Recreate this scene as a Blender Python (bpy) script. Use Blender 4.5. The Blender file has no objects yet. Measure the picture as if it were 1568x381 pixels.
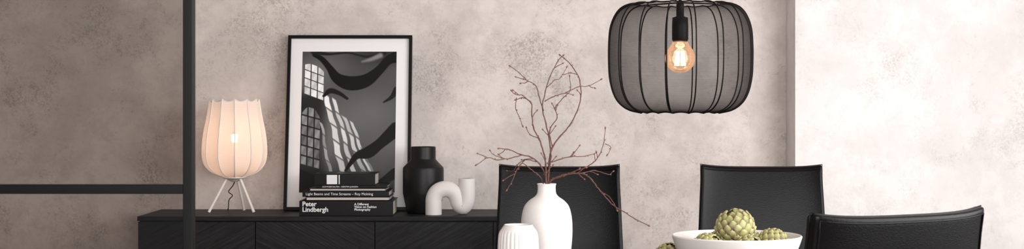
import bpy, bmesh, math, random
import numpy as np
from mathutils import Vector, Matrix, Euler
random.seed(7)
scene = bpy.context.scene
scene.view_settings.view_transform = 'Standard'
scene.view_settings.look = 'None'

# ---------------------------------------------------------------- helpers
def srgb(r, g, b):
    def f(c):
        c /= 255.0
        return c/12.92 if c <= 0.04045 else ((c+0.055)/1.055)**2.4
    return (f(r), f(g), f(b), 1)

def new_mat(name):
    m = bpy.data.materials.new(name); m.use_nodes = True
    nt = m.node_tree
    for n in list(nt.nodes): nt.nodes.remove(n)
    out = nt.nodes.new('ShaderNodeOutputMaterial')
    return m, nt, out

def N(nt, t, **kw):
    n = nt.nodes.new(t)
    for k, v in kw.items():
        if k in n.inputs: n.inputs[k].default_value = v
        else: setattr(n, k, v)
    return n

def principled(name, col, rough=0.5, metal=0.0, bump=0.0, bscale=200.0, spec=0.5, colvar=0.0, coat=0.0):
    m, nt, out = new_mat(name)
    b = N(nt, 'ShaderNodeBsdfPrincipled')
    b.inputs['Base Color'].default_value = col
    b.inputs['Roughness'].default_value = rough
    b.inputs['Metallic'].default_value = metal
    b.inputs['Specular IOR Level'].default_value = spec
    b.inputs['Coat Weight'].default_value = coat
    tc = N(nt, 'ShaderNodeTexCoord')
    no = N(nt, 'ShaderNodeTexNoise'); no.inputs['Scale'].default_value = bscale; no.inputs['Detail'].default_value = 4
    nt.links.new(tc.outputs['Object'], no.inputs['Vector'])
    if bump > 0:
        bp = N(nt, 'ShaderNodeBump'); bp.inputs['Strength'].default_value = bump; bp.inputs['Distance'].default_value = 0.002
        nt.links.new(no.outputs['Fac'], bp.inputs['Height']); nt.links.new(bp.outputs['Normal'], b.inputs['Normal'])
    if colvar > 0:
        r = N(nt, 'ShaderNodeValToRGB')
        r.color_ramp.elements[0].position = 0.35; r.color_ramp.elements[1].position = 0.65
        r.color_ramp.elements[0].color = [c*(1-colvar) for c in col[:3]]+[1]
        r.color_ramp.elements[1].color = [min(1, c*(1+colvar)) for c in col[:3]]+[1]
        nt.links.new(no.outputs['Fac'], r.inputs['Fac']); nt.links.new(r.outputs['Color'], b.inputs['Base Color'])
    nt.links.new(b.outputs[0], out.inputs[0])
    return m

def link(o, parent=None, mat=None, smooth=False):
    scene.collection.objects.link(o)
    if parent: o.parent = parent
    if mat: o.data.materials.append(mat)
    if smooth and o.type == 'MESH':
        o.data.polygons.foreach_set('use_smooth', [True]*len(o.data.polygons))
    return o

def mesh(name, verts, faces, parent=None, mat=None, smooth=False):
    me = bpy.data.meshes.new(name); me.from_pydata([tuple(v) for v in verts], [], faces); me.update()
    return link(bpy.data.objects.new(name, me), parent, mat, smooth)

def empty(name, loc=(0, 0, 0), rotz=0):
    e = bpy.data.objects.new(name, None); e.empty_display_size = 0.1
    scene.collection.objects.link(e); e.location = loc; e.rotation_euler = (0, 0, rotz)
    return e

def box(name, x0, x1, y0, y1, z0, z1, parent=None, mat=None, bevel=0.0, seg=2):
    v = [(x, y, z) for x in (x0, x1) for y in (y0, y1) for z in (z0, z1)]
    f = [(0, 1, 3, 2), (4, 6, 7, 5), (0, 4, 5, 1), (2, 3, 7, 6), (0, 2, 6, 4), (1, 5, 7, 3)]
    o = mesh(name, v, f, parent, mat)
    if bevel:
        md = o.modifiers.new('bev', 'BEVEL'); md.width = bevel; md.segments = seg
        o.data.polygons.foreach_set('use_smooth', [True]*6)
        md.harden_normals = False
        w = o.modifiers.new('wn', 'WEIGHTED_NORMAL')
    return o

def catmull(pts, sub=6):
    pts = [Vector(p) for p in pts]
    P = [pts[0]*2-pts[1]] + pts + [pts[-1]*2-pts[-2]]
    out = []
    for i in range(1, len(P)-2):
        for k in range(sub):
            t = k/sub
            a, b, c, d = P[i-1], P[i], P[i+1], P[i+2]
            out.append(0.5*((2*b)+(c-a)*t+(2*a-5*b+4*c-d)*t*t+(3*b-a-3*c+d)*t**3))
    out.append(pts[-1])
    return out

def lathe(name, prof, parent=None, mat=None, seg=64, rfun=None, sub=5, smooth_prof=True, cap=True):
    if smooth_prof:
        pp = [(max(p[0], 0), p[1]) for p in catmull([(r, z, 0) for r, z in prof], sub)]
    else: pp = prof
    v, f = [], []
    for r, z in pp:
        for i in range(seg):
            th = 2*math.pi*i/seg
            rr = rfun(th, r, z) if rfun else r
            v.append((rr*math.cos(th), rr*math.sin(th), z))
    n = len(pp)
    for j in range(n-1):
        for i in range(seg):
            a = j*seg+i; b = j*seg+(i+1) % seg
            f.append((a, b, b+seg, a+seg))
    if cap:
        f.append(tuple(range(seg))[::-1]); f.append(tuple((n-1)*seg+i for i in range(seg)))
    return mesh(name, v, f, parent, mat, True)

def tube(name, pts, r, parent=None, mat=None, cyc=False, res=6, radii=None, caps=True):
    c = bpy.data.curves.new(name, 'CURVE'); c.dimensions = '3D'; c.bevel_depth = r; c.bevel_resolution = res; c.use_fill_caps = caps
    s = c.splines.new('POLY'); s.points.add(len(pts)-1)
    for i, p in enumerate(pts):
        s.points[i].co = (p[0], p[1], p[2], 1)
        if radii: s.points[i].radius = radii[i]
    s.use_cyclic_u = cyc; s.use_smooth = True
    o = bpy.data.objects.new(name, c); link(o, parent)
    c.materials.append(mat)
    return o

def tubes(name, lists, r, parent, mat, res=4, cyc=False):
    c = bpy.data.curves.new(name, 'CURVE'); c.dimensions = '3D'; c.bevel_depth = r; c.bevel_resolution = res; c.use_fill_caps = True
    for item in lists:
        pts, radii = item if isinstance(item, tuple) else (item, None)
        s = c.splines.new('POLY'); s.points.add(len(pts)-1)
        for i, p in enumerate(pts):
            s.points[i].co = (p[0], p[1], p[2], 1)
            if radii: s.points[i].radius = radii[i]
        s.use_cyclic_u = cyc; s.use_smooth = True
    o = bpy.data.objects.new(name, c); link(o, parent); c.materials.append(mat)
    return o

def text(name, body, size, loc, parent, mat, align='LEFT', yscale=1.0, bold=0.0):
    c = bpy.data.curves.new(name, 'FONT'); c.body = body; c.size = size; c.extrude = 0.0002; c.offset = bold
    c.align_x = align; c.align_y = 'CENTER'; c.space_line = 0.85
    o = bpy.data.objects.new(name, c); link(o, parent); c.materials.append(mat)
    o.location = loc; o.rotation_euler = (math.pi/2, 0, 0)
    return o

# ---------------------------------------------------------------- plaster
def plaster(name, c_light, c_mid, c_dark, patch=0.6, off=(0, 0, 0), cloud=0.65):
    m, nt, out = new_mat(name); L = nt.links
    b = N(nt, 'ShaderNodeBsdfPrincipled'); b.inputs['Roughness'].default_value = 0.75; b.inputs['Specular IOR Level'].default_value = 0.25
    tc = N(nt, 'ShaderNodeTexCoord'); mp = N(nt, 'ShaderNodeMapping'); mp.inputs['Location'].default_value = off
    L.new(tc.outputs['Object'], mp.inputs['Vector'])
    def noise(s, d=6, r=0.6, dist=0.0):
        n = N(nt, 'ShaderNodeTexNoise'); n.inputs['Scale'].default_value = s; n.inputs['Detail'].default_value = d
        n.inputs['Roughness'].default_value = r; n.inputs['Distortion'].default_value = dist
        L.new(mp.outputs[0], n.inputs['Vector']); return n
    def ramp(src, a, bb):
        r = N(nt, 'ShaderNodeMapRange'); r.inputs['From Min'].default_value = a; r.inputs['From Max'].default_value = bb
        r.interpolation_type = 'SMOOTHSTEP'
        L.new(src, r.inputs['Value']); return r.outputs[0]
    def mathn(op, a, bb):
        n = N(nt, 'ShaderNodeMath', operation=op)
        for i, q in enumerate((a, bb)):
            if isinstance(q, (int, float)): n.inputs[i].default_value = q
            else: L.new(q, n.inputs[i])
        return n.outputs[0]
    def mix(f, a, bb):
        n = N(nt, 'ShaderNodeMix', data_type='RGBA')
        L.new(f, n.inputs[0])
        if isinstance(a, tuple): n.inputs[6].default_value = a
        else: L.new(a, n.inputs[6])
        n.inputs[7].default_value = bb
        return n.outputs[2]
    big = ramp(noise(1.9, 7, 0.64, 0.3).outputs['Fac'], 0.40, 0.63)
    med = ramp(noise(8, 9, 0.74, 0.2).outputs['Fac'], 0.44, 0.64)
    fine = ramp(noise(130, 6, 0.8).outputs['Fac'], 0.44, 0.58)
    mask = ramp(noise(2.6, 10, 0.74, 0.3).outputs['Fac'], 0.50, 0.64)
    col = mix(mathn('MULTIPLY', big, cloud), c_light, c_mid)
    col = mix(mathn('MULTIPLY', med, 0.5), col, c_mid)
    col = mix(mathn('MULTIPLY', mathn('MULTIPLY', mask, fine), patch), col, c_dark)
    fine2 = ramp(noise(60, 9, 0.85).outputs['Fac'], 0.50, 0.62)
    mask2 = ramp(noise(5.5, 10, 0.78, 0.2).outputs['Fac'], 0.47, 0.62)
    col = mix(mathn('MULTIPLY', mathn('MULTIPLY', mask2, fine2), patch*0.8), col, c_dark)
    L.new(col, b.inputs['Base Color'])
    bp = N(nt, 'ShaderNodeBump'); bp.inputs['Strength'].default_value = 0.35; bp.inputs['Distance'].default_value = 0.004
    h = mathn('ADD', noise(45, 8, 0.65).outputs['Fac'], mathn('MULTIPLY', noise(9, 3).outputs['Fac'], 0.8))
    L.new(h, bp.inputs['Height']); L.new(bp.outputs[0], b.inputs['Normal'])
    L.new(b.outputs[0], out.inputs[0]); return m

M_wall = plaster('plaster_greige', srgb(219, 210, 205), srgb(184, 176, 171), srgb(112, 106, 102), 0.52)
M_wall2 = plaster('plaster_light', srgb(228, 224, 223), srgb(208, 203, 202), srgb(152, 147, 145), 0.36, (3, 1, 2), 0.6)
M_ceil = principled('ceiling_paint', srgb(225, 222, 218), 0.8, bump=0.1, bscale=60)
M_black = principled('black_steel', srgb(6, 6, 6), 0.45, bump=0.05, bscale=300, spec=0.14)
M_leather = principled('black_leather', srgb(4, 4, 5), 0.24, bump=0.18, bscale=420, spec=0.15)
M_blackcer = principled('black_ceramic', srgb(13, 13, 14), 0.42, bump=0.12, bscale=500, spec=0.3)
M_white = principled('white_ceramic', srgb(226, 221, 218), 0.5, bump=0.04, bscale=300, colvar=0.015)
M_whitem = principled('white_metal', srgb(235, 226, 220), 0.4, bump=0.02)
M_paper = principled('book_pages', srgb(205, 198, 190), 0.8, bump=0.3, bscale=600)
M_cover = principled('book_cover_black', srgb(10, 10, 11), 0.4, bump=0.06, bscale=300, spec=0.2)
M_cover2 = principled('book_cover_grey', srgb(50, 49, 49), 0.5, bump=0.06, bscale=300, spec=0.3)
M_text = principled('print_white', srgb(235, 235, 235), 0.6, bump=0.01)
M_mat = principled('mat_board', srgb(236, 234, 234), 0.8, bump=0.05, bscale=800)
M_frame = principled('frame_black', srgb(8, 8, 8), 0.4, bump=0.08, bscale=200, spec=0.2)
M_twig = principled('twig_bark', srgb(92, 58, 50), 0.7, bump=0.4, bscale=300, colvar=0.35)
M_bud = principled('twig_bud', srgb(122, 74, 56), 0.6, bump=0.3, bscale=300, colvar=0.3)
M_cord = principled('cord_black', srgb(12, 11, 11), 0.7, bump=0.2, bscale=900, spec=0.2)
M_table = principled('table_oak_black', srgb(38, 34, 31), 0.5, bump=0.3, bscale=60, colvar=0.2)

m, nt, out = new_mat('floor_oak'); b = N(nt, 'ShaderNodeBsdfPrincipled'); b.inputs['Roughness'].default_value = 0.5
tc = N(nt, 'ShaderNodeTexCoord'); mp = N(nt, 'ShaderNodeMapping'); mp.inputs['Scale'].default_value = (1, 1, 1)
br = N(nt, 'ShaderNodeTexBrick'); br.inputs['Scale'].default_value = 1.0; br.inputs['Brick Width'].default_value = 1.6; br.inputs['Row Height'].default_value = 0.16
br.inputs['Mortar Size'].default_value = 0.003
br.inputs['Color1'].default_value = srgb(150, 134, 120); br.inputs['Color2'].default_value = srgb(132, 118, 105); br.inputs['Mortar'].default_value = srgb(60, 45, 35)
nt.links.new(tc.outputs['Object'], mp.inputs[0]); nt.links.new(mp.outputs[0], br.inputs['Vector']); nt.links.new(br.outputs['Color'], b.inputs['Base Color']); nt.links.new(b.outputs[0], out.inputs[0])
M_floor = m

# ---------------------------------------------------------------- room
RX = 3.0; LX = -3.2; YB = 6.25; YF = -1.6; H = 2.6
box('floor', LX-0.1, RX+0.1, YF-0.1, YB+0.1, -0.1, 0, mat=M_floor)
box('ceiling', LX-0.1, RX+0.1, YF-0.1, YB+0.1, H, H+0.1, mat=M_ceil)
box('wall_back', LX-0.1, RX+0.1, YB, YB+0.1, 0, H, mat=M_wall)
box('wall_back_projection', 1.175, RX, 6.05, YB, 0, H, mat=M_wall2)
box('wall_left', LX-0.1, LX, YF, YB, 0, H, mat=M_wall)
wr = empty('wall_right')
wy0, wy1, wz0, wz1 = 0.6, 3.9, 0.35, 2.35
for nm, a in (('pier_near', (YF, wy0, 0, H)), ('pier_far', (wy1, YB, 0, H)), ('sill', (wy0, wy1, 0, wz0)), ('lintel', (wy0, wy1, wz1, H))):
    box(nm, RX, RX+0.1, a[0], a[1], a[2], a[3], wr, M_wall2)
wn = empty('window_1')
for i, (a, bb) in enumerate(((wy0, wy0+0.05), (wy1-0.05, wy1), (2.2, 2.26))):
    box('stile_%d' % i, RX+0.02, RX+0.07, a, bb, wz0, wz1, wn, M_black)
for i, (a, bb) in enumerate(((wz0, wz0+0.05), (wz1-0.05, wz1))):
    box('rail_%d' % i, RX+0.02, RX+0.07, wy0, wy1, a, bb, wn, M_black)

# ---------------------------------------------------------------- glass partition
gp = empty('glass_partition')
m, nt, out = new_mat('smoked_glass')
tr = N(nt, 'ShaderNodeBsdfTransparent'); tr.inputs[0].default_value = (0.50, 0.475, 0.45, 1)
gl = N(nt, 'ShaderNodeBsdfGlossy'); gl.inputs['Roughness'].default_value = 0.02; gl.inputs[0].default_value = (0.8, 0.8, 0.8, 1)
fr = N(nt, 'ShaderNodeFresnel'); fr.inputs[0].default_value = 1.25
mx = N(nt, 'ShaderNodeMixShader')
nt.links.new(fr.outputs[0], mx.inputs[0]); nt.links.new(tr.outputs[0], mx.inputs[1]); nt.links.new(gl.outputs[0], mx.inputs[2]); nt.links.new(mx.outputs[0], out.inputs[0])
M_glass = m
PY = 2.6
box('post_end', -0.587, -0.5707, PY, PY+0.03, 0, H, gp, M_black, 0.001)
box('post_mid', -1.50, -1.484, PY, PY+0.03, 0, H, gp, M_black, 0.001)
for i, zz in enumerate((0.0, 1.0317, 2.584)):
    box('rail_low' if i == 0 else 'rail_%d' % i, -2.4, -0.587, PY+0.002, PY+0.028, zz, zz+0.0163, gp, M_black, 0.001)
mesh('glass_pane', [(-2.4, PY+0.015, 0.0), (-0.58, PY+0.015, 0.0), (-0.58, PY+0.015, H), (-2.4, PY+0.015, H)], [(0, 1, 2, 3)], gp, M_glass)

# ---------------------------------------------------------------- sideboard
sb = empty('sideboard')
def wood_black(name, ang):
    m, nt, out = new_mat(name); L = nt.links
    b = N(nt, 'ShaderNodeBsdfPrincipled'); b.inputs['Roughness'].default_value = 0.5; b.inputs['Specular IOR Level'].default_value = 0.22
    tc = N(nt, 'ShaderNodeTexCoord'); mp = N(nt, 'ShaderNodeMapping'); mp.inputs['Rotation'].default_value = (0, ang, 0)
    L.new(tc.outputs['Object'], mp.inputs[0])
    mp2 = N(nt, 'ShaderNodeMapping'); mp2.inputs['Scale'].default_value = (8, 8, 180); L.new(mp.outputs[0], mp2.inputs[0])
    n = N(nt, 'ShaderNodeTexNoise'); n.inputs['Scale'].default_value = 1.0; n.inputs['Detail'].default_value = 6; n.inputs['Roughness'].default_value = 0.65
    L.new(mp2.outputs[0], n.inputs['Vector'])
    r = N(nt, 'ShaderNodeValToRGB'); r.color_ramp.elements[0].color = srgb(10, 10, 11); r.color_ramp.elements[1].color = srgb(42, 42, 44)
    r.color_ramp.elements[0].position = 0.35; r.color_ramp.elements[1].position = 0.75
    L.new(n.outputs['Fac'], r.inputs[0]); L.new(r.outputs[0], b.inputs['Base Color'])
    bp = N(nt, 'ShaderNodeBump'); bp.inputs['Strength'].default_value = 0.45; bp.inputs['Distance'].default_value = 0.002
    L.new(n.outputs['Fac'], bp.inputs['Height']); L.new(bp.outputs['Normal'], b.inputs['Normal']); L.new(b.outputs[0], out.inputs[0])
    return m
Mw = [wood_black('black_wood_grain_a', math.radians(28)), wood_black('black_wood_grain_b', math.radians(-28)), wood_black('black_wood_plain', 0)]
SX0, SX1, SY0, SY1, SZ = -1.491, 0.37, 5.80, 6.20, 0.748
box('top', SX0, SX1, SY0, SY1, SZ-0.018, SZ, sb, Mw[2], 0.0015)
box('carcass', SX0+0.004, SX1-0.004, SY0+0.022, SY1, 0.14, SZ-0.018, sb, Mw[2])
xs = [SX0+0.002, -1.021, -0.5455, -0.075, SX1-0.002]
for i in range(4):
    box('door_panel_%d' % (i+1), xs[i]+0.0015, xs[i+1]-0.0015, SY0+0.001, SY0+0.022, 0.15, SZ-0.022, sb, Mw[i % 2], 0.001)
for i, (x, y) in enumerate(((SX0+0.06, SY0+0.05), (SX1-0.06, SY0+0.05), (SX0+0.06, SY1-0.05), (SX1-0.06, SY1-0.05))):
    box('leg_%d' % (i+1), x-0.02, x+0.02, y-0.02, y+0.02, 0, 0.14, sb, M_black, 0.002)

# ---------------------------------------------------------------- shades
def shade(parent, prof, nrib, mat, wire, wr, scallop, inward, name='shade_fabric', sub=6, segp=10, phase=0.0, chordk=1.0):
    pp = [(p[0], p[1]) for p in catmull([(r, z, 0) for r, z in prof], sub)]
    seg = nrib*segp; v, f = [], []
    n = len(pp)
    for j, (r, z) in enumerate(pp):
        t = j/(n-1)
        endw = max(0, 1-t/0.12)**2 - max(0, 1-(1-t)/0.12)**2
        for i in range(seg):
            th = 2*math.pi*i/seg; k = (i % segp)/segp
            s = 1-(2*k-1)**2
            half = math.pi/nrib
            chord = 1-chordk*(1-math.cos(half)/math.cos((k*2-1)*half))
            rr = r*(chord-inward*s)
            v.append((rr*math.cos(th+phase), rr*math.sin(th+phase), z-scallop*s*endw))
    for j in range(n-1):
        for i in range(seg):
            a = j*seg+i; bq = j*seg+(i+1) % seg
            f.append((a, bq, bq+seg, a+seg))
    fab = mesh(name, v, f, parent, mat, True)
    ribs = []
    for i in range(nrib):
        th = 2*math.pi*i/nrib+phase
        ribs.append([((r+wr*0.3)*math.cos(th), (r+wr*0.3)*math.sin(th), z) for r, z in pp])
    tubes('shade_ribs', ribs, wr, parent, wire)
    hems = [v[0:seg], v[(n-1)*seg:n*seg]]
    tubes('shade_rings', hems, wr*0.9, parent, wire, cyc=True)
    return pp

def fabric(name, col, transp, transl, lines=0.0, rough_line=900, edge=1.0):
    m, nt, out = new_mat(name); L = nt.links
    d = N(nt, 'ShaderNodeBsdfDiffuse'); d.inputs[0].default_value = col
    t = N(nt, 'ShaderNodeBsdfTranslucent'); t.inputs[0].default_value = col
    tp = N(nt, 'ShaderNodeBsdfTransparent')
    m1 = N(nt, 'ShaderNodeMixShader'); m1.inputs[0].default_value = transl
    L.new(d.outputs[0], m1.inputs[1]); L.new(t.outputs[0], m1.inputs[2])
    m2 = N(nt, 'ShaderNodeMixShader'); L.new(m1.outputs[0], m2.inputs[1]); L.new(tp.outputs[0], m2.inputs[2])
    tc = N(nt, 'ShaderNodeTexCoord')
    w = N(nt, 'ShaderNodeTexWave'); w.bands_direction = 'Z'; w.inputs['Scale'].default_value = rough_line; w.inputs['Distortion'].default_value = 0.0
    L.new(tc.outputs['Object'], w.inputs['Vector'])
    lw = N(nt, 'ShaderNodeLayerWeight'); lw.inputs[0].default_value = 0.35
    mr = N(nt, 'ShaderNodeMapRange'); mr.inputs['To Min'].default_value = transp-lines; mr.inputs['To Max'].default_value = transp+lines
    L.new(w.outputs['Fac'], mr.inputs['Value'])
    mm = N(nt, 'ShaderNodeMath', operation='MULTIPLY'); L.new(mr.outputs[0], mm.inputs[0])
    iv = N(nt, 'ShaderNodeMath', operation='SUBTRACT'); iv.inputs[0].default_value = 1.0; L.new(lw.outputs['Facing'], iv.inputs[1])
    L.new(iv.outputs[0], mm.inputs[1]); L.new(mm.outputs[0], m2.inputs[0]); L.new(m2.outputs[0], out.inputs[0])
    return m
M_fabW = fabric('shade_fabric_cream', srgb(244, 236, 231), 0.25, 0.32, 0.08, 110)
M_fabB = fabric('shade_fabric_black', srgb(32, 28, 28), 0.68, 0.2, 0.09, 85)

m, nt, out = new_mat('bulb_glass')
tr = N(nt, 'ShaderNodeBsdfTransparent'); tr.inputs[0].default_value = (1.0, 0.84, 0.70, 1)
gl = N(nt, 'ShaderNodeBsdfGlossy'); gl.inputs['Roughness'].default_value = 0.05
em = N(nt, 'ShaderNodeEmission'); em.inputs[0].default_value = (1, 0.6, 0.36, 1); em.inputs[1].default_value = 0.25
fr = N(nt, 'ShaderNodeFresnel'); fr.inputs[0].default_value = 1.4
mx = N(nt, 'ShaderNodeMixShader'); ad = N(nt, 'ShaderNodeAddShader')
nt.links.new(fr.outputs[0], mx.inputs[0]); nt.links.new(tr.outputs[0], mx.inputs[1]); nt.links.new(gl.outputs[0], mx.inputs[2])
nt.links.new(mx.outputs[0], ad.inputs[0]); nt.links.new(em.outputs[0], ad.inputs[1]); nt.links.new(ad.outputs[0], out.inputs[0])
M_bulb = m
def emis(name, col, s):
    m, nt, out = new_mat(name); e = N(nt, 'ShaderNodeEmission'); e.inputs[0].default_value = col; e.inputs[1].default_value = s
    nt.links.new(e.outputs[0], out.inputs[0]); return m
M_fil = emis('filament', (1, 0.80, 0.55, 1), 30)

def bulb(parent, z, r, up=True, power=3, fr_=0.05):
    s = 1 if up else -1
    prof = [(0.0001, r), (r*0.5, r*0.87), (r*0.87, r*0.5), (r, 0), (r*0.87, -r*0.5), (r*0.6, -r*0.9), (r*0.42, -r*1.3)]
    g = lathe('bulb_glass', [(a, z+s*bz) for a, bz in prof], parent, M_bulb, 40, cap=False)
    fl = []
    for k in range(6):
        a = k*math.pi/3
        fl.append([(r*0.22*math.cos(a), r*0.22*math.sin(a), z-s*r*0.45), (r*0.32*math.cos(a), r*0.32*math.sin(a), z+s*r*0.5)])
    tubes('bulb_filament', fl, r*fr_, parent, M_fil)
    ld = bpy.data.lights.new('bulb_light', 'POINT'); ld.energy = power; ld.color = (1, 0.70, 0.50); ld.shadow_soft_size = r*0.6
    lo = bpy.data.objects.new('bulb_light', ld); scene.collection.objects.link(lo); lo.parent = parent; lo.location = (0, 0, z)

# ---- table lamp
S = 0.002687
tl = empty('table_lamp', (-1.142, 6.0, SZ))
prof = [(37*S, .466), (39*S, .43), (42*S, .385), (45.5*S, .34), (48*S, .29), (48.6*S, .245), (46*S, .205), (38*S, .175), (26*S, .156), (15*S, .148)]
shade(tl, prof, 12, M_fabW, M_whitem, 0.0024, 0.010, 0.02, phase=0.2)
lathe('hub', [(0.0001, .150), (.045, .149), (.047, .143), (.03, .137), (.012, .128), (0.0001, .127)], tl, M_whitem, 40)
lathe('socket', [(0.0001, .15), (.016, .15), (.018, .165), (.018, .215), (.019, .235), (.015, .24), (0.0001, .24)], tl, M_whitem, 32)
bulb(tl, 0.305, 0.033, True, 0.85, 0.09)
for i, (fx, fy) in enumerate(((-.098, -.035), (.088, -.045), (.022, .10))):
    tube('leg_%d' % (i+1), [(fx*0.28, fy*0.28, .145), (fx, fy, .005)], 0.0060, tl, M_whitem)
tube('cable', catmull([(0, .01, .13), (-.012, .03, .11), (-.03, .03, .085), (-.012, .02, .07), (-.03, .04, .05), (-.04, .08, .02), (-.05, .12, .004), (-.06, .17, .004)]), 0.0018, tl, M_cord)

# ---- pendant
PS = 0.001791
pl = empty('pendant_lamp', (257.5*PS, 4.0, 0))
zc = lambda py: 1.19+(161-py)*PS
prof = [(64, 5), (78, 6.5), (92, 13), (102, 26), (108.5, 45), (110.5, 70), (110.5, 98), (109, 120), (104, 141), (95, 157), (80, 168), (60, 173)]
shade(pl, [(r*PS, zc(y)) for r, y in prof], 16, M_fabB, M_black, 0.0019, 0.003, 0.0, phase=0.1, chordk=0.6)
sp = []
for k in range(3):
    a = k*2*math.pi/3+0.3
    sp.append([(0, 0, zc(4)), (64*PS*math.cos(a), 64*PS*math.sin(a), zc(5))])
tubes('spider', sp, 0.002, pl, M_black)
lathe('socket', [(0.0001, zc(4)), (5.5*PS, zc(4)), (6*PS, zc(10)), (6*PS, zc(25)), (12*PS, zc(27)), (12.5*PS, zc(40)), (12.5*PS, zc(60)), (11*PS, zc(64)), (0.0001, zc(64))], pl, M_black, 40, smooth_prof=False)
bulb(pl, zc(89), 23*PS, False, 1.0, 0.055)
tube('cord', [(0, 0, zc(4)), (0, 0, H-0.03)], 0.0045, pl, M_cord)
lathe('canopy', [(0.0001, H), (.055, H), (.055, H-.025), (0.01, H-.03), (0.0001, H-.03)], pl, M_black, 40, smooth_prof=False)

# ---------------------------------------------------------------- picture frame
FW, FL_ = 0.528, 0.747
lean = math.atan2(0.135, 0.732)
pf = empty('framed_picture', (-0.689, 6.085, SZ+0.0035))
pf.rotation_euler = (-lean, 0, 0)
bt = 0.013
for nm, a in (('frame_left', (-FW/2, -FW/2+bt, 0, FL_)), ('frame_right', (FW/2-bt, FW/2, 0, FL_)), ('frame_bottom', (-FW/2+bt, FW/2-bt, 0, bt)), ('frame_top', (-FW/2+bt, FW/2-bt, FL_-bt, FL_))):
    box(nm, a[0], a[1], -0.012, 0.014, a[2], a[3], pf, M_frame, 0.0008)
box('backing', -FW/2+bt, FW/2-bt, 0.002, 0.010, bt, FL_-bt, pf, M_mat)
W_, H_ = 340, 516
uu, vv = np.meshgrid(np.linspace(0, 145, W_+1), np.linspace(0, 220, H_+1))
def sm(a, b, x):
    t = np.clip((x-a)/(b-a), 0, 1); return t*t*(3-2*t)
u2 = uu+1.2*np.sin(vv*0.09)+0.5*np.sin(vv*0.21+uu*0.1)
img = 84+12*np.sin(uu*0.03+0.5)-22*sm(30, 0, vv)
img += 28*sm(60, 130, uu)*sm(50, 110, vv)
img -= 32*sm(150, 215, vv)
img += 9*np.sin((uu*0.8+vv*0.9)*0.05)
img -= 50*sm(46, 26, uu)*sm(55, 75, vv)
def panes(u0, u1, v0, v1, nu, nv, slope, lum, bar=0.16, base=24, arch=0):
    global img
    a = (uu-u0)/(u1-u0); top = v0+slope*(uu-u0)+arch*(2*a-1)**2
    b = (vv-slope*(uu-u0)-v0)/(v1-v0)
    inside = sm(0, .03, a)*sm(1, .97, a)*sm(0, 2, vv-top)*sm(1, .98, b)
    fa = (a*nu) % 1; fb = (b*nv) % 1
    g = sm(bar*.4, bar*1.3, fa)*sm(1, 1-bar*.6, fa)*sm(bar*.4, bar*1.3, fb)
    lumv = lum+22*np.sin(np.floor(a*nu)*2.1+np.floor(b*nv)*1.7)+14*np.sin(uu*0.5+vv*0.25)
    val = base+(lumv-base)*g
    img = img*(1-inside)+val*inside
panes(3, 34, 14, 66, 3, 4, 0.38, 225, 0.12, 30, 6)
panes(0, 30, 82, 176, 3, 6, 0.28, 120, 0.16, 22, 16)
def beam(u0, v0, u1, v1, w0, w1, n, lum, skew=0.9, soft=.16, gap=100, bar=.15):
    global img
    t = (vv-v0)/(v1-v0)
    c = u0+(u1-u0)*t; w = w0+(w1-w0)*t
    a = (u2-c)/w
    ts = t-skew*(a-0.5)*w/(v1-v0)
    ins = sm(0, soft, a)*sm(1, 1-soft, a)*sm(0, .03, ts)*sm(1, .95, ts)
    ft = (ts*n) % 1
    g = sm(0.0, bar, ft)*sm(1, 1-bar*.6, ft)
    cell = 16*np.sin(np.floor(ts*n)*2.3+u0)
    val = gap+(lum+cell-34*t-gap)*g
    img = img*(1-ins)+val*ins
beam(33, 66, 66, 216, 9, 12, 6, 235)
beam(47, 72, 84, 216, 6, 9, 6, 222)
beam(62, 100, 102, 216, 6, 9, 4, 205)
beam(73, 108, 114, 216, 5, 8, 4, 220)
beam(28, 110, 48, 212, 4, 7, 5, 170)
beam(92, 150, 118, 214, 4, 6, 3, 150)
def ribbon(pts, lum, sf=0.9):
    global img
    P = catmull([(p[0], p[1], p[2]) for p in pts], 14)
    d = np.full(uu.shape, 1e9)
    for p in P:
        d = np.minimum(d, np.hypot(uu-p[0], vv-p[1])-p[2])
    k = sm(sf, -sf, d)
    img = img*(1-k)+lum*k
ribbon([(18, 5, 3), (30, 12, 4), (42, 26, 5), (54, 42, 8), (74, 50, 11), (98, 46, 10), (118, 30, 7), (132, 14, 7), (146, 8, 9)], 8)
ribbon([(16, 0, 4), (40, 4, 2), (70, 2, 1.5), (100, 8, 2), (125, 2, 4)], 25)
ribbon([(92, 16, 1), (106, 12, 3), (120, 6, 4)], 130, 2.5)
ribbon([(34, 70, 2), (44, 62, 4), (58, 66, 3), (70, 74, 2)], 20)
ribbon([(70, 186, 2), (86, 164, 5), (104, 158, 9), (122, 144, 8), (146, 122, 11)], 10)
ribbon([(60, 222, 3), (80, 205, 6), (100, 200, 4), (120, 206, 5), (146, 190, 8)], 12)
ribbon([(0, 190, 6), (18, 200, 7), (36, 218, 5)], 14)
ribbon([(126, 80, 1), (138, 72, 3), (146, 60, 5)], 20)
img = np.clip(img, 6, 245)/255.0
lin = np.where(img <= 0.04045, img/12.92, ((img+0.055)/1.055)**2.4)
PX0, PX1, PZ1, PZ0 = -FW/2+0.062, FW/2-0.066, FL_-0.069, 0.075
X = PX0+(PX1-PX0)*uu/145; Z = PZ1-(PZ1-PZ0)*vv/220
co = np.stack([X, np.full_like(X, 0.0012), Z], -1).reshape(-1, 3)
idx = np.arange((W_+1)*(H_+1)).reshape(H_+1, W_+1)
faces = np.stack([idx[1:, :-1], idx[1:, 1:], idx[:-1, 1:], idx[:-1, :-1]], -1).reshape(-1, 4)
me = bpy.data.meshes.new('art_print'); me.from_pydata(co.tolist(), [], faces.tolist())
ca = me.color_attributes.new('Col', 'FLOAT_COLOR', 'POINT')
cc = np.ones((lin.size, 4)); cc[:, :3] = lin.reshape(-1, 1)
ca.data.foreach_set('color', cc.ravel())
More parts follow.
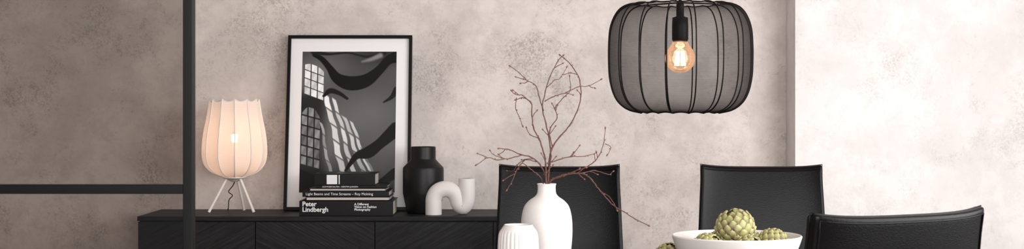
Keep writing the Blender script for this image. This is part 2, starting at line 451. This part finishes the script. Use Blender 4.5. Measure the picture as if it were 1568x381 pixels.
m, nt, out = new_mat('art_print'); b = N(nt, 'ShaderNodeBsdfPrincipled'); b.inputs['Roughness'].default_value = 0.4; b.inputs['Specular IOR Level'].default_value = 0.2
at = N(nt, 'ShaderNodeAttribute'); at.attribute_name = 'Col'; nt.links.new(at.outputs['Color'], b.inputs['Base Color']); nt.links.new(b.outputs[0], out.inputs[0])
link(bpy.data.objects.new('art_print', me), pf, m)

# ---------------------------------------------------------------- books
bk = empty('book_stack', (0, 0, SZ))
def book(i, x0, x1, y0, y1, z0, z1, cov, side='cover'):
    t = 0.003
    box('book_%d_pages' % i, x0+0.004, x1-0.004, y0+0.004, y1-0.004, z0+t, z1-t, bk, M_paper)
    box('book_%d_back_board' % i, x0, x1, y0+0.001, y1, z0, z0+t, bk, cov, 0.0008)
    box('book_%d_front_board' % i, x0, x1, y0+0.001, y1, z1-t, z1, bk, cov, 0.0008)
    if side == 'cover':
        box('book_%d_spine' % i, x0, x1, y0, y0+0.004, z0, z1, bk, cov, 0.0015)
book(1, -.850, -.475, 5.825, 6.065, 0, .060, M_cover)
book(2, -.826, -.490, 5.835, 6.06, .060, .076, M_cover, 'pages')
book(3, -.838, -.492, 5.83, 6.055, .076, .098, M_cover)
book(6, -.812, -.505, 5.836, 6.05, .098, .110, M_cover2, 'pages')
book(4, -.782, -.500, 5.84, 6.04, .110, .121, M_cover)
book(5, -.792, -.548, 5.84, 6.03, .121, .168, M_cover)
text('title_text', 'Peter\nLindbergh', 0.026, (-.838, 5.8245, .036), bk, M_text, bold=0.0006)
text('subtitle_text', 'A Different\nVision on Fashion\nPhotography', 0.0125, (-.63, 5.8245, .036), bk, M_text, bold=0.0003)
text('spine_text', 'Light Beams and Time Streams \u2013 Roy Moining', 0.0145, (-.825, 5.8295, .087), bk, M_text)
text('spine_text_small', 'LICHTGESTALTEN - KERSTIN JUNGEN', 0.0085, (-.76, 5.8395, .1155), bk, M_text)
box('title_label', -.742, -.700, 5.8392, 5.8402, .126, .163, bk, M_text)
box('title_label_b', -.694, -.690, 5.8392, 5.8402, .126, .163, bk, M_text)

# ---------------------------------------------------------------- black vase
bv = lathe('black_vase', [(0.0001, 0), (.064, 0), (.067, .004), (.073, .03), (.083, .078), (.084, .084), (.084, .180), (.082, .188), (.055, .216), (.051, .222), (.051, .270), (.049, .273),
      (.045, .272), (.045, .222), (.050, .21), (.076, .18), (.076, .08), (.06, .012), (0.0001, .01)], None, M_blackcer, 72, smooth_prof=False, cap=False)
bv.location = (-.364, 5.985, SZ)
md = bv.modifiers.new('b', 'BEVEL'); md.width = 0.002; md.segments = 3; md.limit_method = 'ANGLE'; md.angle_limit = math.radians(15)

# ---------------------------------------------------------------- loop vase
s3 = .002633
path = [(663.5, 330), (663.5, 316), (664, 305), (668.5, 296), (677, 291.5), (687, 291.5), (695.5, 296.5), (700, 305), (702.5, 313), (708, 317.5), (713, 312), (714.5, 303), (714.5, 290), (714.5, 275)]
pts = catmull([((px-689)*s3, 0, (330-py)*s3) for px, py in path], 8)
lv = tube('loop_vase', pts, 12.6*s3, None, M_white, res=14)
lv.location = (-95*s3, 5.90, SZ)
me_o = lathe('vase_opening', [(12.6*s3, 0.0), (11.5*s3, .002), (9.5*s3, .001), (9.2*s3, -.03)], lv, M_white, 40, smooth_prof=False, cap=False)
me_o.location = ((714.5-689)*s3, 0, 55*s3)
hole_shade = lathe('vase_opening_shade', [(0.0001, 0.0008), (9.4*s3, 0.0008)], lv, principled('vase_inside_shade', srgb(60, 55, 52), 0.9, bump=0.1), 40, smooth_prof=False, cap=False)  # dark disc on the closed tube end, its colour stands in for shade inside
hole_shade.location = me_o.location

# ---------------------------------------------------------------- chairs
def chair(name, loc, rot, wk=1.0):
    e = empty(name, loc, rot)
    nu, nv = 28, 26
    T = 0.036
    def P(u, v, side):
        hw = (0.220-0.016*v-0.004*v*v + 0.03*max(0, v-0.9))*wk
        z = 0.47+0.505*v
        z += 0.010*v*abs(u)**4
        y = 0.205+0.065*v**1.3
        y -= 0.022*u*u+0.004*abs(u)**6
        y += (0.5 if side else -0.5)*T*(0.85+0.15*(1-u*u))
        if not side: y += 0.004*math.cos(u*math.pi/2)*math.sin(v*math.pi)*-1
        return (u*hw, y, z)
    v_, f_ = [], []
    for s in (0, 1):
        for j in range(nv+1):
            for i in range(nu+1):
                v_.append(P(-1+2*i/nu, j/nv, s))
    n1 = (nu+1)*(nv+1); ix = lambda s, j, i: s*n1+j*(nu+1)+i
    for j in range(nv):
        for i in range(nu):
            f_.append((ix(0, j, i), ix(0, j, i+1), ix(0, j+1, i+1), ix(0, j+1, i)))
            f_.append((ix(1, j, i), ix(1, j+1, i), ix(1, j+1, i+1), ix(1, j, i+1)))
    for j in range(nv):
        f_.append((ix(0, j, 0), ix(0, j+1, 0), ix(1, j+1, 0), ix(1, j, 0)))
        f_.append((ix(0, j, nu), ix(1, j, nu), ix(1, j+1, nu), ix(0, j+1, nu)))
    for i in range(nu):
        f_.append((ix(0, 0, i), ix(1, 0, i), ix(1, 0, i+1), ix(0, 0, i+1)))
        f_.append((ix(0, nv, i), ix(0, nv, i+1), ix(1, nv, i+1), ix(1, nv, i)))
    o = mesh('backrest', v_, f_, e, M_leather, True)
    md = o.modifiers.new('b', 'BEVEL'); md.width = 0.009; md.segments = 4; md.limit_method = 'ANGLE'; md.angle_limit = math.radians(50)
    for s in (0, 1):
        off = -0.0008 if s == 0 else 0.0008
        k = 0.955; line = []
        for j in range(0, 25): line.append(P(-k, j/24*0.975, s))
        for i in range(1, 25): line.append(P(-k+2*k*i/24, 0.975, s))
        for j in range(24, -1, -1): line.append(P(k, j/24*0.975, s))
        tube('piping_%d' % s, [(x, y+off, z) for x, y, z in line], 0.0022, e, M_leather)
    line = [P(-1, j/24, 0) for j in range(25)]+[P(-1+2*i/24, 1, 0) for i in range(1, 25)]+[P(1, j/24, 0) for j in range(24, -1, -1)]
    line2 = [P(-1, j/24, 1) for j in range(25)]+[P(-1+2*i/24, 1, 1) for i in range(1, 25)]+[P(1, j/24, 1) for j in range(24, -1, -1)]
    tube('edge_seam', [((a[0]+b[0])/2, (a[1]+b[1])/2, (a[2]+b[2])/2) for a, b in zip(line, line2)], 0.0016, e, M_leather)
    s = box('seat', -.225, .225, -.235, .215, .425, .485, e, M_leather, 0.018, 4)
    box('seat_frame', -.21, .21, -.22, .2, .405, .426, e, M_black, 0.003)
    for i, (x, y) in enumerate(((-.19, -.2), (.19, -.2), (-.19, .18), (.19, .18))):
        o = box('leg_%d' % (i+1), x-.0125, x+.0125, y-.0125, y+.0125, 0, .407, e, M_black, 0.002)
    return e
chair('dining_chair', (.156, 4.83, 0), math.radians(-2), 1.03)
chair('dining_chair', (.845, 4.83, 0), math.radians(-5), 1.03)
chair('dining_chair', (.648, 3.093, 0), math.radians(208), 1.09)

# ---------------------------------------------------------------- table
TZ = 0.74
dt = empty('dining_table')
box('tabletop', -0.35, 1.65, 3.4, 4.34, TZ-0.035, TZ, dt, M_table, 0.003)
for i, (x, y) in enumerate(((-.28, 3.47), (1.58, 3.47), (-.28, 4.27), (1.58, 4.27))):
    box('leg_%d' % (i+1), x-.03, x+.03, y-.03, y+.03, 0, TZ-0.035, dt, M_black, 0.003)

# ---------------------------------------------------------------- white bottle vase
q = .001657
wv = lathe('white_vase', [(0.0001, 0), (.040, 0), (.048, .006), (.056, .04), (.063, .09), (.0655, .13), (.064, .165), (.057, .193), (.045, .208), (.031, .218), (.0245, .226), (.0230, .236), (.0230, .246), (.0245, .2505),
      (.0225, .2515), (.0195, .249), (.0185, .235), (.022, .222), (.04, .205), (.055, .175), (.058, .13), (.05, .04), (.03, .012), (0.0001, .01)], None, M_white, 72, cap=False, sub=4)
wv.location = (53*q, 3.7, TZ)

def ribf(th, r, z):
    k = min(1, max(0, (0.152-z)/0.01))
    if r < .03: return r
    return r+0.0022*k*(abs(math.sin(th*14))**0.6-0.6)
rv = lathe('ribbed_vase', [(0.0001, 0), (.036, 0), (.042, .006), (.047, .04), (.049, .09), (.048, .128), (.045, .146), (.038, .157), (.0345, .162), (.0335, .164), (.031, .163), (.030, .158), (.036, .145)], None, M_white, 280, rfun=ribf, cap=False, sub=5)
rv.location = (.015, 3.5, TZ)

# ---------------------------------------------------------------- branches
br = empty('dried_branches', (53*q, 3.7, TZ+.2515))
B = []; buds = []
def addb(pts, r0, r1, depth=0.0, twigs=0):
    n = len(pts); P3 = []
    for i, p in enumerate(pts):
        dy = p[2] if len(p) > 2 else depth*(i/(n-1))
        P3.append(Vector((p[0]*q+random.uniform(-.0012, .0012), dy, p[1]*q+random.uniform(-.0012, .0012))))
    c = catmull(P3, 5)
    for k in range(1, len(c)-1): c[k] = c[k]+Vector((random.uniform(-1, 1), random.uniform(-1, 1), random.uniform(-1, 1)))*0.0007
    m_ = len(c); rad = []
    for k in range(m_):
        t = k/(m_-1); rr = r0+(r1-r0)*t
        if k % 5 == 0: rr *= 1.25
        rad.append(rr)
    B.append((c, rad))
    buds.append((c[-1], (c[-1]-c[-2]).normalized(), 1.0))
    for k in range(6, m_-2, 5):
        if random.random() < 0.6:
            d = (c[k+1]-c[k]).normalized(); pr = Vector((d.z, 0, -d.x))*random.choice((-1, 1))
            buds.append((c[k], (d*0.8+pr).normalized(), 0.7))
    for _ in range(twigs):
        k = random.randint(m_//4, m_-3); d = (c[k+1]-c[k]).normalized(); sgn = random.choice((-1, 1))
        dirv = (d+Vector((d.z*sgn, random.uniform(-.4, .4), -d.x*sgn))*random.uniform(.6, 1.1)).normalized()
        l = random.uniform(.012, .035)
        a = c[k]
        if a.z < 0: continue
        t1 = a+dirv*l*0.5+Vector((0, 0, random.uniform(-.003, .003))); t2 = a+dirv*l
        B.append(([a, t1, t2], [0.9, 0.8, 0.6])); buds.append((t2, dirv, 0.9))
R = lambda px, py: (px-837, 281-py)
def br_px(lst, r0, r1, depth=0, tw=1, start=None):
    pts = [R(*p) for p in lst]; n = len(pts); s = start or 0
    addb([(p[0], p[1], s+(depth-s)*(i/(n-1))) for i, p in enumerate(pts)], r0, r1, depth, tw)
br_px([(834, 340), (838, 300), (836, 276), (836, 252), (834, 236), (826, 212), (817, 196), (815, 176), (813, 158), (801, 150), (790, 152)], 2.0, 0.8, -.05, 3)
br_px([(840, 340), (836, 300), (839, 276), (841, 250), (845, 228), (858, 210), (874, 192), (884, 170), (891, 146), (889, 122), (880, 104), (868, 90), (860, 83)], 2.0, 0.7, .08, 3)
br_px([(839, 268), (843, 240), (841, 212), (836, 190), (831, 165), (836, 140), (842, 118), (853, 96), (862, 86)], 1.6, 0.7, .02, 3)
br_px([(833, 170), (826, 148), (820, 132), (806, 122), (795, 112), (782, 102)], 1.1, 0.6, -.02, 2)
br_px([(813, 158), (800, 146), (790, 146), (784, 140)], 1.0, 0.7, -.06, 1, -.05)
br_px([(834, 155), (850, 147), (868, 141), (885, 133), (903, 131), (921, 121)], 1.1, 0.6, .05, 2)
br_px([(790, 150), (789, 165), (794, 178), (800, 192)], 0.8, 0.6, -.07, 0, -.05)
br_px([(838, 134), (850, 122), (858, 120), (868, 104)], .8, .5, .03, 1)
br_px([(846, 225), (842, 200), (852, 180), (850, 165), (862, 150), (872, 138), (872, 118)], 1.1, .6, -.04, 2)
br_px([(833, 300), (835, 272), (826, 252), (812, 240), (796, 236), (780, 228), (766, 226)], 1.7, .7, -.04, 2)
br_px([(800, 237), (782, 241), (762, 243), (748, 240), (731, 250)], 1.1, .6, -.07, 2, -.03)
br_px([(822, 248), (806, 244), (795, 250), (786, 262), (778, 262)], .9, .6, .03, 1)
br_px([(834, 285), (826, 270), (812, 258), (800, 250), (792, 258), (784, 276), (776, 288)], 1.1, .6, -.05, 1)
br_px([(770, 241), (756, 236), (752, 230)], .8, .5, -.06, 0, -.05)
br_px([(840, 300), (842, 278), (856, 270), (874, 265), (892, 266), (905, 274), (918, 291), (938, 313), (953, 322), (970, 333), (988, 341)], 1.8, .7, -.08, 3)
br_px([(845, 274), (866, 268), (890, 266), (912, 262), (934, 268), (941, 264)], 1.2, .6, .05, 2)
br_px([(892, 258), (908, 248), (918, 236), (924, 218), (926, 197)], 1.1, .6, -.02, 2, -.02)
br_px([(862, 270), (880, 262), (895, 256)], 1.1, 1, -.02, 0, -.02)
br_px([(838, 250), (858, 244), (876, 240), (898, 240), (914, 236)], 1.2, .6, .06, 2)
br_px([(918, 291), (930, 298), (938, 309), (941, 318)], .8, .6, -.08, 0, -.05)
br_px([(926, 220), (934, 226), (930, 236)], .7, .5, -.02, 0, -.02)
br_px([(826, 212), (812, 206), (806, 196)], .8, .6, 0.02, 0, -.02)
tubes('twigs', B, 0.00125, br, M_twig, res=3)
bv_, bf_ = [], []
for p, d, s in buds:
    L_ = 0.0068*s; w = 0.0023*s; d = Vector(d); a = d.cross(Vector((0, 1, 0)))
    if a.length < 0.1: a = d.cross(Vector((1, 0, 0)))
    a.normalize(); bb = d.cross(a); base = len(bv_); c0 = Vector(p)
    for t, k in [(-0.0, .5), (.3, 1), (.6, .8), (1, .1)]:
        for i in range(6):
            an = i*math.pi/3; bv_.append(c0+d*L_*t+(a*math.cos(an)+bb*math.sin(an))*w*k)
    for j in range(3):
        for i in range(6): bf_.append((base+j*6+i, base+j*6+(i+1) % 6, base+(j+1)*6+(i+1) % 6, base+(j+1)*6+i))
    bf_.append(tuple(base+18+i for i in range(6)))
mesh('buds', bv_, bf_, br, M_bud, True)

# ---------------------------------------------------------------- bowl + artichokes
bowl = lathe('white_bowl', [(0.0001, 0), (.060, 0), (.066, .003), (.072, .008), (.105, .025), (.135, .055), (.153, .088), (.163, .116), (.1625, .1195), (.159, .119), (.147, .088), (.129, .058), (.10, .032), (.06, .014), (0.0001, .012)], None, M_white, 96, cap=False, sub=4)
bowl.location = (.570, 3.7, TZ)

m, nt, out = new_mat('artichoke'); L = nt.links
b = N(nt, 'ShaderNodeBsdfPrincipled'); b.inputs['Roughness'].default_value = 0.55
at = N(nt, 'ShaderNodeAttribute'); at.attribute_name = 'tip'
no = N(nt, 'ShaderNodeTexNoise'); no.inputs['Scale'].default_value = 60; no.inputs['Detail'].default_value = 5
tc = N(nt, 'ShaderNodeTexCoord'); L.new(tc.outputs['Object'], no.inputs['Vector'])
ad = N(nt, 'ShaderNodeMath', operation='MULTIPLY_ADD'); L.new(no.outputs['Fac'], ad.inputs[0]); ad.inputs[1].default_value = 0.5; L.new(at.outputs['Fac'], ad.inputs[2])
r = N(nt, 'ShaderNodeValToRGB'); e = r.color_ramp.elements
e[0].position = 0.24; e[0].color = srgb(96, 56, 60)
e[1].position = 0.46; e[1].color = srgb(152, 154, 96)
x = e.new(0.80); x.color = srgb(186, 182, 134)
x = e.new(0.90); x.color = srgb(120, 78, 66)
L.new(ad.outputs[0], r.inputs[0]); L.new(r.outputs[0], b.inputs['Base Color'])
L.new(b.outputs[0], out.inputs[0]); M_art = m

def artichoke(loc, r, h, tilt=(0, 0, 0), rest=None):
    v, f, tp = [], [], []
    nr, ns = 12, 24
    for j in range(nr+1):
        ph = math.pi*j/nr
        for i in range(ns):
            th = 2*math.pi*i/ns
            v.append(Vector((r*.86*math.sin(ph)*math.cos(th), r*.86*math.sin(ph)*math.sin(th), -h*.88*math.cos(ph)))); tp.append(0.05)
    for j in range(nr):
        for i in range(ns): f.append((j*ns+i, j*ns+(i+1) % ns, (j+1)*ns+(i+1) % ns, (j+1)*ns+i))
    nb = 74; ga = math.pi*(3-math.sqrt(5))
    for k in range(nb):
        t = (k+0.5)/nb
        cz = -0.88+1.80*t; ph = math.acos(max(-1, min(1, -cz)))
        th = k*ga
        rad = Vector((math.sin(ph)*math.cos(th), math.sin(ph)*math.sin(th), -math.cos(ph)))
        pos = Vector((rad.x*r, rad.y*r, rad.z*h))*0.90
        up = Vector((math.cos(ph)*math.cos(th), math.cos(ph)*math.sin(th), math.sin(ph))).normalized()
        side = rad.cross(up).normalized()
        s = r*(0.56-0.16*t)*random.uniform(.92, 1.08)
        base = len(v); nu, nv = 6, 6
        flare = random.uniform(.06, .20)
        for b_ in range(nv+1):
            vv_ = b_/nv
            wdt = s*0.62*(math.sin(math.pi*min(1, .22+vv_*.80))**0.75)*(1 if vv_ < .999 else 0.12)
            for a_ in range(nu+1):
                u = -1+2*a_/nu
                lift = 0.05*r+s*flare*vv_**1.4 + 0.03*r - s*0.20*u*u*(1-0.3*vv_) - s*0.34*max(0, vv_-0.45)**2
                v.append(pos+up*(s*1.15*(vv_-0.35))+side*(u*wdt)+rad*lift)
                tp.append(min(0.75, -0.02+0.42*vv_**1.2+(0.3 if vv_ > .93 else 0)) - 0.14*abs(u)**3)
        for b_ in range(nv):
            for a_ in range(nu):
                p = base+b_*(nu+1)+a_; f.append((p, p+1, p+nu+2, p+nu+1))
    base = len(v)
    for j, (rr, zz) in enumerate(((.22*r, -h*.80), (.20*r, -h*.98), (.0, -h*.985))):
        for i in range(12):
            a = i*math.pi/6; v.append(Vector((rr*math.cos(a), rr*math.sin(a), zz))); tp.append(.3)
    for j in range(2):
        for i in range(12): f.append((base+j*12+i, base+j*12+(i+1) % 12, base+(j+1)*12+(i+1) % 12, base+(j+1)*12+i))
    Rm = Euler(tilt).to_matrix(); v = [Rm @ p for p in v]
    if rest is not None:
        loc = (loc[0], loc[1], rest+0.0015-min(p.z for p in v))
    o = mesh('artichoke', v, f, None, M_art, True)
    a = o.data.attributes.new('tip', 'FLOAT', 'POINT'); a.data.foreach_set('value', tp)
    sd = o.modifiers.new('s', 'SOLIDIFY'); sd.thickness = 0.0012
    o.location = loc
    return o
artichoke((.566, 3.70, .8800), .050, .045, (.15, -.25, 0))
artichoke((.664, 3.705, .836), .041, .040, (.3, .5, 1))
artichoke((.590, 3.622, .829), .038, .036, (.9, .2, .4))
artichoke((.492, 3.66, .830), .040, .038, (.5, -.6, 2))
artichoke((.530, 3.775, .825), .038, .036, (-.4, -.3, 2))
artichoke((.620, 3.782, .825), .038, .036, (-.4, .3, 1))
artichoke((.418, 3.86, .782), .043, .042, (.2, -.2, 1), TZ)

# ---------------------------------------------------------------- lights
def area(name, loc, target, sx, sy, power, col):
    ld = bpy.data.lights.new(name, 'AREA'); ld.shape = 'RECTANGLE'; ld.size = sx; ld.size_y = sy; ld.energy = power; ld.color = col
    o = bpy.data.objects.new(name, ld); scene.collection.objects.link(o); o.location = loc
    o.rotation_euler = (Vector(target)-Vector(loc)).to_track_quat('-Z', 'Y').to_euler()
area('daylight_window_right', (2.9, 2.6, 1.5), (0.4, 5.4, 1.3), 2.8, 1.9, 145, (1, .99, .99))
area('fill_rear', (0.3, -1.0, 1.5), (0.1, 6, 1.3), 2.6, 1.2, 135, (1, .98, .975))  # added frontal fill from behind the camera, no window there
w = bpy.data.worlds.new('world'); scene.world = w; w.use_nodes = True
bg = w.node_tree.nodes['Background']; bg.inputs[0].default_value = (.96, .96, 1, 1); bg.inputs[1].default_value = 0.9

# ---------------------------------------------------------------- camera
cd = bpy.data.cameras.new('camera'); cam = bpy.data.objects.new('camera', cd); scene.collection.objects.link(cam)
cam.location = (0, 0, 1.19); cam.rotation_euler = (math.pi/2, 0, 0)
cd.sensor_width = 36; cd.lens = 51.27; cd.shift_y = -0.0188; cd.clip_start = 0.05
cd.dof.use_dof = True; cd.dof.focus_distance = 4.8; cd.dof.aperture_fstop = 11
scene.camera = cam
